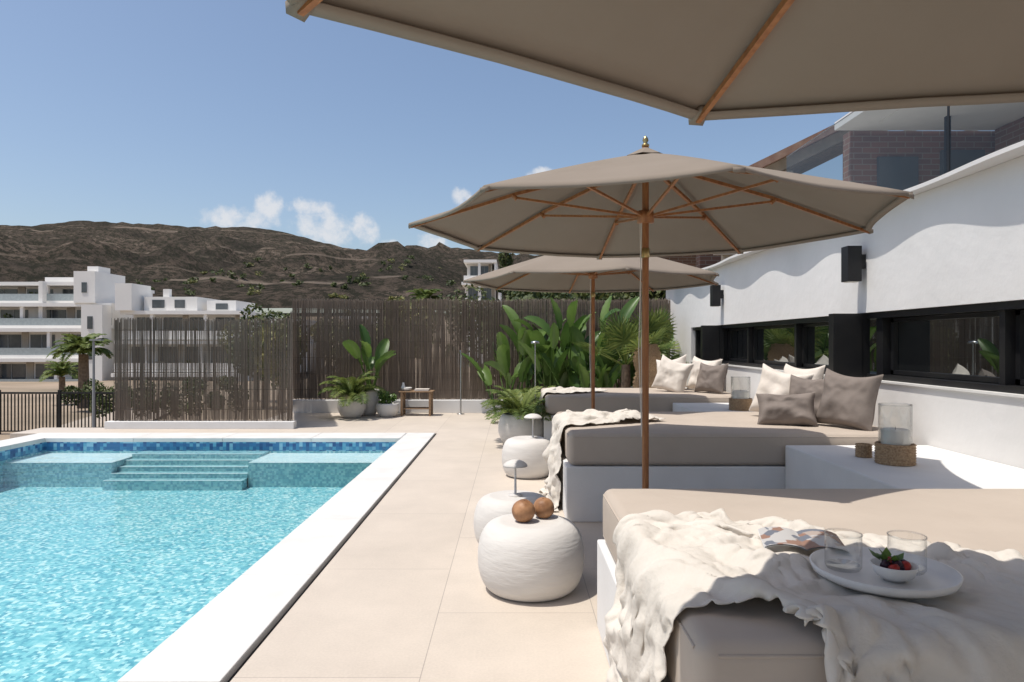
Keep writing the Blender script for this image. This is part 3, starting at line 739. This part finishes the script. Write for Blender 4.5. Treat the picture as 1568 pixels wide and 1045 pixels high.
# ---------------- plants ----------------
def frond(b,base,az,el,Ln,lw,mt,n=22,droop=1.4,ll=.3,w=.018):
    p=Vector(base); h=Vector((math.cos(az),math.sin(az),0)); e=el; pts=[p.copy()]
    for i in range(n):
        e-=droop/n*(i/n+.35); p=p+(h*math.cos(e)+Vector((0,0,1))*math.sin(e))*Ln/n; pts.append(p.copy())
    b.tube(pts,[.008*Ln*(1-.85*i/n)+.001 for i in range(n+1)],mt,n=4)
    side=Vector((-h.y,h.x,0))
    for i in range(3,n+1):
        t=i/n; l=ll*math.sin(math.pi*min(1,t*.85+.12))**.6; d=(pts[i]-pts[i-1]).normalized()
        for sg in (-1,1):
            for sub in (0,.5):
                o=pts[i-1].lerp(pts[i],sub)
                dr=(d*.65+side*sg*.9+Vector((0,0,.35+U(-.15,.15)))).normalized(); tip=o+dr*l*U(.85,1.1)-Vector((0,0,.28*l))
                mid=o+dr*l*.5; ww=d*w
                b.add([o,mid-ww,tip,mid+ww],[(0,1,2,3)],mt)
def palm(name,x,y,z,hgt,n,Ln,mt=PALM,tr=.05,ll=.3,w=.016,droop=1.5,b=None):
    own=b is None
    if own: b=B()
    if hgt>.05: b.tube([(x,y,z),(x+.01,y,z+hgt*.5),(x,y,z+hgt)],[tr*1.2,tr,tr*.9],TRUNK,n=10)
    for k in range(n):
        frond(b,(x,y,z+hgt),k*2.4+U(-.2,.2),U(.35,1.45),Ln*U(.75,1.1),.02,mt,ll=ll,w=w,droop=droop)
    if own: return b.build(name)
def paddle(b,x,y,z,az,lean,pet,bl,bw,mt=LEAF):
    h=Vector((math.cos(az),math.sin(az),0)); up=Vector((0,0,1)); e=math.pi/2-lean; p=Vector((x,y,z)); pts=[p.copy()]
    for i in range(6):
        e-=.03; p=p+(h*math.cos(e)+up*math.sin(e))*pet/6; pts.append(p.copy())
    b.tube(pts,[.018,.016,.014,.012,.011,.009,.008],mt,n=6)
    side=Vector((-h.y,h.x,0)); tw=U(-.9,.9); n=12; curl=U(.15,1.3)
    vs=[];
    for i in range(n+1):
        t=i/n; w=bw*(math.sin(math.pi*min(1,(t*.93+.05)))**.55)*.5
        dirv=(h*math.cos(e)+up*math.sin(e)); nn=dirv.cross(side).normalized()*-1
        s2=(side*math.cos(tw)+nn*math.sin(tw))
        n2=dirv.cross(s2).normalized()
        if n2.z<0: n2=-n2
        for f in (-1,-.5,0,.5,1):
            rp=.012*math.sin(t*40+f*5)*(abs(f))
            vs.append(p+s2*w*f+n2*(w*.45*abs(f)+rp)+dirv*(-.02*abs(f)))
        p=p+dirv*bl/n; e-=curl/n
    fs=[]
    for i in range(n):
        for k in range(4):
            fs.append((i*5+k,i*5+k+1,(i+1)*5+k+1,(i+1)*5+k))
    b.add(vs,fs,mt,True)
def banana(name,x,y,n,hh,mt=LEAF,z=0,sp=.12,bl=.7,bw=.26):
    b=B()
    for k in range(n):
        paddle(b,x+U(-sp,sp),y+U(-sp*.6,sp*.6),z,k*2.4+U(-.4,.4),U(.02,.38),hh*U(.4,.95),bl*U(.7,1.15),bw*U(.8,1.2),mt)
    return b.build(name)
for (x,y,n,h) in [(.02,12.25,8,1.35),(.35,12.2,9,1.6),(.66,11.9,9,1.5),(1.0,12.2,12,1.85),(1.28,11.8,11,1.75),(1.6,12.2,12,1.45),(.75,12.35,9,1.2),(1.15,11.5,9,1.0),(2.0,12.2,9,1.6),(-.2,12.4,6,1.1),(2.5,12.3,8,1.5),(1.5,11.3,8,.8)]:
    banana('bird_of_paradise_plant',x,y,n,h,bl=.62,bw=.23)
def fan(b,p,az,el,stem,r,mt):
    h=Vector((math.cos(az),math.sin(az),0)); d=(h*math.cos(el)+Vector((0,0,math.sin(el)))).normalized(); c=Vector(p)+d*stem
    b.tube([p,c],[.012,.008],mt,n=5); s=Vector((-h.y,h.x,0)); k=26
    for i in range(k):
        a=-2.1+4.2*i/(k-1); dr=(d*math.cos(a)+s*math.sin(a)); w=dr.cross(d.cross(s)).normalized()*r*.045
        nn=d.cross(s)*(.012 if i%2 else -.012); l=r*(1-.15*abs(a)/2.1)*U(.95,1.05)
        b.add([c,c+dr*l*.55-w+nn,c+dr*l-Vector((0,0,.06*l)),c+dr*l*.55+w+nn],[(0,1,2,3)],mt)
b=B(); b.tube([(1.80,10.9,0),(1.80,10.9,.95)],[.09,.07],TRUNK,n=10)
for k in range(14): fan(b,(1.80,10.9,.92),k*2.4,U(.4,1.5),U(.35,.65),.42,PALM)
b.build('fan_palm')
b=B(); b.tube([(2.45,12.0,0),(2.45,12.0,.8)],[.09,.07],TRUNK,n=10)
for k in range(12): fan(b,(2.45,12,.8),k*2.4,U(.3,1.45),U(.4,.9),.45,PALM)
b.build('fan_palm')
b=B(); pr=[]
for k in range(20):
    t=k/19; r=.17+.05*abs(math.sin(t*math.pi*3)); pr+=[(r*.95,t*1.25),(r*1.04,t*1.25+.02)]
pr+=[(.1,1.29),(0,1.28)]
b.lathe(2.10,10.7,pr,WICK,n=28); b.build('woven_urn')
b=B()
b.lathe(.11,8.75,[(0,.003),(.20,.003),(.26,.05),(.30,.16),(.30,.26),(.27,.35),(.24,.39),(.22,.39),(.23,.34),(0,.33)],POUF,n=48)
b.build('planter_pot')
palm('areca_palm',.11,8.75,.33,.02,26,.66,ll=.2,w=.010,droop=1.3)
palm('areca_palm',.62,10.6,.0,.05,22,.75,ll=.22,w=.012,droop=1.3)
palm('areca_palm',.25,11.2,.0,.05,18,.7,ll=.22,w=.012,droop=1.3)
def pot(x,y,r,h):
    b=B(); b.lathe(x,y,[(0,.003),(r*.6,.003),(r*.82,h*.2),(r,h*.55),(r*.97,h*.9),(r*.93,h),(r*.86,h),(r*.86,h*.88),(0,h*.86)],POUF,n=40); b.build('planter_pot')
pot(-2.80,11.85,.24,.30); palm('potted_palm',-2.80,11.85,.26,.08,18,.66,ll=.24,w=.012,droop=1.7)
pot(-2.60,12.25,.21,.46); banana('potted_bird_of_paradise',-2.56,12.25,10,.85,z=.40,sp=.05,bl=.5,bw=.20)
pot(-2.20,11.98,.2,.24)
def clump(name,cx,cy,cz,rx,ry,rz,n,ls,mt,trunk=0,b=None,nc=14):
    own=b is None
    if own: b=B()
    cl=[]
    for k in range(nc):
        while True:
            q=Vector((U(-1,1),U(-1,1),U(-1,1)))
            if q.length<1: break
        cl.append((Vector((cx+q.x*rx*.75,cy+q.y*ry*.75,cz+q.z*rz*.75)),U(.28,.5)))
    for i in range(n):
        c,s=random.choice(cl)
        while True:
            q=Vector((U(-1,1),U(-1,1),U(-1,1)))
            if q.length<1: break
        q=q.normalized()*q.length**.5
        p=c+Vector((q.x*rx*s,q.y*ry*s,q.z*rz*s))
        a=Vector((U(-1,1),U(-1,1),U(-1,1))).normalized(); t=a.orthogonal().normalized(); l=ls*U(.6,1.3)
        b.add([p-a*l,p+t*l*.45,p+a*l,p-t*l*.45],[(0,1,2,3)],mt)
    if trunk:
        z0=cz-rz-trunk; b.tube([(cx,cy,z0),(cx+.05,cy,cz-rz*.5),(cx,cy,cz)],[.05*rx+.04,.04*rx+.03,.02],TRUNK,n=8)
        for c,s in cl[:6]: b.tube([(cx,cy,cz-rz*.5),tuple(c)],[.02*rx+.015,.01],TRUNK,n=5)
    if own: return b.build(name)
clump('potted_shrub',-2.20,11.98,.33,.24,.22,.14,500,.035,LEAF,nc=10)
b=B(); x0,x1,y0,y1=-2.02,-1.42,12.05,12.4
for k in range(5): b.box(x0,x1,y0+k*.073,y0+k*.073+.06,.42,.44,WOOD2)
for x in (x0+.03,x1-.07):
    for y in (y0+.01,y1-.05): b.box(x,x+.04,y,y+.04,0,.419,WOOD2)
    b.box(x+.002,x+.038,y0+.052,y1-.052,.36,.40,WOOD2)
for k in range(4): b.box(x0+.072,x1-.072,y0+.03+k*.08,y0+.09+k*.08,.12,.135,WOOD2)
b.build('wooden_bench',bevel=.004)
b=B(); b.lathe(-1.9,12.2,[(0,.442),(.06,.442),(.1,.50),(.095,.50),(.055,.45),(0,.45)],CER,n=24); b.lathe(-1.97,12.25,[(0,.442),(.03,.442),(.04,.5),(.02,.56),(.025,.58),(0,.57)],CER,n=20); b.box(-1.75,-1.5,12.12,12.32,.442,.475,FABL); b.build('tableware')
b=B(); b.tube([(-.95,12.4,0),(-.95,12.4,1.15)],.014,STEEL,n=10); b.lathe(-.95,12.4,[(0,.002),(.07,.002),(.07,.012),(.014,.015)],STEEL,n=20); b.tube([(-.95,12.4,1.13),(-.95,12.28,1.15)],.01,STEEL,n=8); b.build('poolside_shower')
b=B(); b.tube([(.29,8.95,0),(.29,8.95,1.30)],.007,STEEL,n=8); b.lathe(.29,8.95,[(.007,1.29),(.06,1.29),(.05,1.315),(0,1.325)],STEEL,n=20); b.lathe(.29,8.95,[(.0,.002),(.06,.002),(.05,.012),(.007,.014)],STEEL,n=20); b.build('garden_lamp')

# ---------------- background vegetation ----------------
for (x,y,z,rx,rz,m_,n) in [(3.2,19,2.2,2.2,1.3,BUSH,5200),(.3,18,1.7,1.8,1.3,BUSH,4200),(1.2,22,2.4,2.0,1.4,BUSH,4000),(6,21,2.4,2.2,1.5,BUSH,4200),(-3.2,20,1.6,1.1,1.1,BUSHY,2200),(-4.3,24,1.7,1.1,1.1,BUSH,1600),(-9.5,26,1.2,1.6,1.6,BUSH,2200),(-11.3,30,1.2,1.6,1.4,BUSHY,1800),(-1.8,30,2.4,1.6,1.4,BUSH,1800),(-6.8,27,1.3,1.5,1.3,BUSHY,1800),(-8.2,24,.9,1.2,1.2,BUSHY,1600)]:
    clump('broadleaf_tree',x,y,z,rx,rx*.9,rz,n,.11,m_,trunk=1.6)
b=B()
for k in range(6): clump('',-.33,30,8.2-k*1.2-.6,.16+.11*k,.16+.11*k,.9,450,.09,BUSH,b=b,nc=8)
b.tube([(-.33,30,-1),(-.33,30,8.3)],[.15,.03],TRUNK,n=8); b.build('cypress_tree')
b=B()
for k in range(7): clump('',-10.9+.6*k,17.5,-.1,.55,.5,.55,900,.05,BUSH,b=b,nc=7)
b.build('hedge')
palm('palm_tree',-15.1,24,-1.0,1.9,38,1.15,tr=.17,ll=.36,w=.03,droop=1.7)
palm('palm_tree',-3.1,24,-1,3.7,26,.8,tr=.12,ll=.3,w=.02,droop=1.8)
palm('palm_tree',-18.5,28,-1,.9,24,1.0,tr=.12,ll=.3,w=.02,droop=1.8)
b=B()
for k in range(260):
    x=U(-140,60); y=U(85,260); s=U(.7,2.2); zz=gz(x,y) if y<150 else hz(x,y)
    clump('',x,y,zz+s*.4,s,s,s*.6,60,.42,BUSH if R()<.7 else BUSHY,b=b,nc=5)
b.build('distant_trees')
PATH=mat('path_paving',(.42,.35,.28),(.36,.30,.24),rough=.9,scale=2)
b=B(); vs=[];
for i in range(12):
    y=11+i*1.3; vs+=[(-9.6-.45*i,y,gz(-9,y)+.06),(-7.4-.45*i,y,gz(-8,y)+.06)]
b.add(vs,[(2*i,2*i+1,2*i+3,2*i+2) for i in range(11)],PATH); b.build('garden_path')
b=B(); y=16.5; z0=gz(-11,y); x=-12.4
for k in range(34): b.box(x+k*.085,x+k*.085+.022,y,y+.022,z0+.1,z0+.98,BLACK)
b.box(x-.02,x+2.9,y-.004,y+.03,z0+.985,z0+1.03,BLACK); b.box(x-.02,x+2.9,y-.004,y+.03,z0+.07,z0+.098,BLACK)
for q in (x-.07,x+1.4,x+2.9): b.box(q,q+.06,y-.01,y+.05,z0,z0+1.08,BLACK)
b.build('metal_gate')
b=B(); b.box(-19,-12.6,16.4,16.6,z0,z0+1.1,CONC); b.build('boundary_wall',bevel=.01)
b=B(); b.tube([(-8.6,14,-.9),(-8.6,14,1.35)],[.03,.022],GREYM,n=10); b.box(-8.66,-8.42,13.95,14.05,1.34,1.37,GREYM); b.tube([(-8.6,14,-.9),(-8.6,14,-.6)],.05,GREYM,n=10); b.build('street_lamp')

# ---------------- buildings ----------------
BW=mat('building_white',(.80,.775,.735),(.76,.735,.70),rough=.85,scale=.5)
BWN=mat('building_window',(.05,.06,.07),(.10,.11,.12),rough=.1,scale=.8,spec=.7)
BSH=mat('building_beige',(.42,.37,.31),rough=.9,scale=.5)
BSGL=mat('frosted_railing',(.34,.38,.39),rough=.15,spec=.6)
def block(name,floors,tower=None,extra=None):
    e=empty(name); w=B(); g=B()
    for (x0,x1,yf,yb,z0,z1,nb) in floors:
        w.box(x0,x1,yf,yb,z1-.35,z1,BW)
        w.box(x0+.3,x1-.6,yf+1.8,yb-.3,z0,z1-.351,BW)
        if x1<-39:
            g.box(x0,x1,yf+.02,yf+.06,z0+.3,z0+1.0,BSGL); w.box(x0,x1,yf-.02,yf+.15,z0,z0+.3,BW)
        else: w.box(x0,x1,yf-.02,yf+.15,z0-.0,z0+.85,BW)
        w.box(x1-.28,x1-.02,yf+.16,yb-.4,z0,z1-.352,BW)
        step=(x1-x0-1.4)/nb
        for k in range(nb):
            a=x0+.7+k*step
            g.box(a,a+step*.72,yf+1.74,yf+1.79,z0+.05,z1-.6,BWN)
            g.box(a+step*.34,a+step*.36,yf+1.70,yf+1.735,z0+.05,z1-.6,GREYM)
            if k%2==0: w.box(a+step*.8,a+step*.8+.3,yf+.2,yf+.5,z0,z1-.352,BW)
            else: w.box(a+step*.75,a+step*.95,yf+1.72,yf+1.785,z0,z1-.36,BSH)
            if k%3==1: w.box(a+.2,a+1.0,yf+.6,yf+1.3,z0+.02,z0+1.0,BSH)
            if k%3==2: clump('',a+step*.4,yf+.7,z0+1.0,.5,.4,.5,60,.16,BUSH,b=g,nc=4)
    for t in (tower or []): w.box(*t,BW)
    for (a0,a1,c0,c1,z0,z1) in (extra or []): g.box(a0,a1,c0,c1,z0,z1,BWN)
    w.build('walls_and_slabs',e); g.build('windows',e)
block('apartment_building',[(-62,-39.6,66,80,-6.2,-3.2,6),(-62,-39.2,65.5,80,-3.2,-.2,6),(-62,-40.5,66,80,-.2,2.7,6),(-60,-39.4,67,80,2.7,5.2,5),(-58,-42.0,68.5,80,5.2,7.4,4)],
  tower=[(-43.0,-40.9,66.8,72,5.2,8.3),(-42.4,-41.3,68,70,8.3,8.9),(-41.0,-39.0,64.8,66.3,-6,4.9),(-48,-45,70,74,7.4,8.0),(-47,-46.6,67.6,68.2,2.7,7.4)],
  extra=[(-42.2,-41.7,66.75,66.79,6.2,7.2),(-40.4,-39.9,64.75,64.79,2.6,3.8),(-40.4,-39.9,64.75,64.79,-.3,.9)])
block('apartment_building',[(-38,-26.2,66,78,1.6,4.4,4),(-38,-26.2,65,78,-1.5,1.5,4),(-38,-25.8,64.5,78,-5,-1.6,4)],
  tower=[(-38.2,-36.6,65.5,69,4.4,7.0),(-36.2,-31.0,67,73,4.4,5.8),(-30.5,-27.6,68,73,4.4,5.5),(-34.6,-34.0,67.5,68,5.8,6.6)],
  extra=[(-35.4,-34.2,66.95,66.99,4.7,5.5),(-33.2,-32.2,66.95,66.99,4.7,5.5),(-29.6,-28.4,67.95,67.99,4.6,5.2)])
block('white_villa',[(-27,-22,70,80,-1.8,1.2,3),(-26,-22.5,72,80,1.2,3.8,2)])
block('white_villa',[(-21.6,-17.5,85,95,2,4.6,2)])
block('white_villa',[(-6.2,-1.5,82,92,5.5,8.6,2),(-6.0,-2.0,83,92,8.6,11.4,2)])
block('white_villa',[(-3.4,-1.4,42,48,-.2,3.8,2)])
def brickmat():
    m,nt,out=newmat('brick_wall'); L=nt.links.new
    co=N(nt,'ShaderNodeTexCoord').outputs['Object']; sp=N(nt,'ShaderNodeSeparateXYZ'); L(co,sp.inputs[0]); ad=N(nt,'ShaderNodeMath',operation='ADD'); L(sp.outputs[0],ad.inputs[0]);L(sp.outputs[1],ad.inputs[1])
    cb=N(nt,'ShaderNodeCombineXYZ'); L(ad.outputs[0],cb.inputs[0]); L(sp.outputs[2],cb.inputs[1])
    br=N(nt,'ShaderNodeTexBrick'); L(cb.outputs[0],br.inputs['Vector']); br.inputs['Scale'].default_value=1; br.inputs['Brick Width'].default_value=.26; br.inputs['Row Height'].default_value=.085; br.inputs['Mortar Size'].default_value=.008
    br.inputs['Color1'].default_value=(.22,.11,.08,1); br.inputs['Color2'].default_value=(.15,.085,.065,1); br.inputs['Mortar'].default_value=(.24,.20,.17,1)
    p=N(nt,'ShaderNodeBsdfPrincipled'); p.inputs['Roughness'].default_value=.9; L(br.outputs[0],p.inputs['Base Color']); L(p.outputs[0],out.inputs[0]); return m
BR=brickmat(); ROOF=mat('terracotta_roof',(.34,.22,.16),(.26,.15,.11),rough=.9,scale=6,bump=.6,bscale=10)
TIMB=mat('pale_timber',(.46,.38,.29),(.36,.30,.23),rough=.8,scale=5)
PALE=mat('pale_bounce_floor',(.66,.62,.56),rough=.7)  # terrace floor kept pale to bounce light up under the roof slab
e=empty('brick_house')
b=B()
b.box(3.5,12,-2,11.6,2.0,2.38,PALE)
b.box(7.2,7.5,0,10.2,2.381,4.48,BR); b.box(5.1,12,10.32,10.55,2.381,4.5,BR)
b.box(7.15,7.198,3.5,4.6,2.4,4.1,BWN); b.box(7.15,7.198,6.0,7.6,2.4,4.1,BWN); b.box(7.15,7.198,8.6,9.8,2.4,4.1,BWN)
b.box(5.5,6.1,10.27,10.318,2.4,4.1,BWN); b.box(6.45,7.1,10.27,10.318,2.9,4.2,BWN)
b.box(4.0,12,14.6,14.9,1.5,4.6,BR); b.box(4.6,5.4,14.55,14.598,2.6,4.0,BWN)
b.build('walls',e)
b=B(); b.box(4.85,12,4.6,10.3,4.501,4.62,WHITE2); b.box(5.3,12,5.0,9.9,4.49,4.499,WHITE2); b.box(6.1,6.16,9.6,9.66,2.38,4.49,BLACK)
for yy in (5.6,7.5): b.lathe(5.9,yy,[(0,4.485),(.06,4.485),(.06,4.489),(0,4.4895)],WAX,n=16)
b.build('roof_slab',e)
b=B()
Rm=Matrix.Rotation(math.radians(-26),4,'Y')
for k in range(9):
    y=13.4+k*.75
    b.box(0,7.5,-.06,.06,-.2,0,TIMB,M=Matrix.Translation((3.75,y,4.15))@Rm)
b.box(-.3,7.8,-.4,6.6,.001,.14,ROOF,M=Matrix.Translation((3.75,13.4,4.15))@Rm)
b.box(4.0,11,20.2,20.5,1.0,6,BR); 
for k in range(5): b.box(4.1+k*1.2,4.26+k*1.2,13.3,13.46,1.0,4.15+k*.5,TIMB)
b.box(3.9,4.1,13.2,19.5,3.85,4.05,TIMB)
b.box(3.9,9.5,13.22,13.3,3.0,3.12,TIMB)
b.build('unfinished_roof',e)
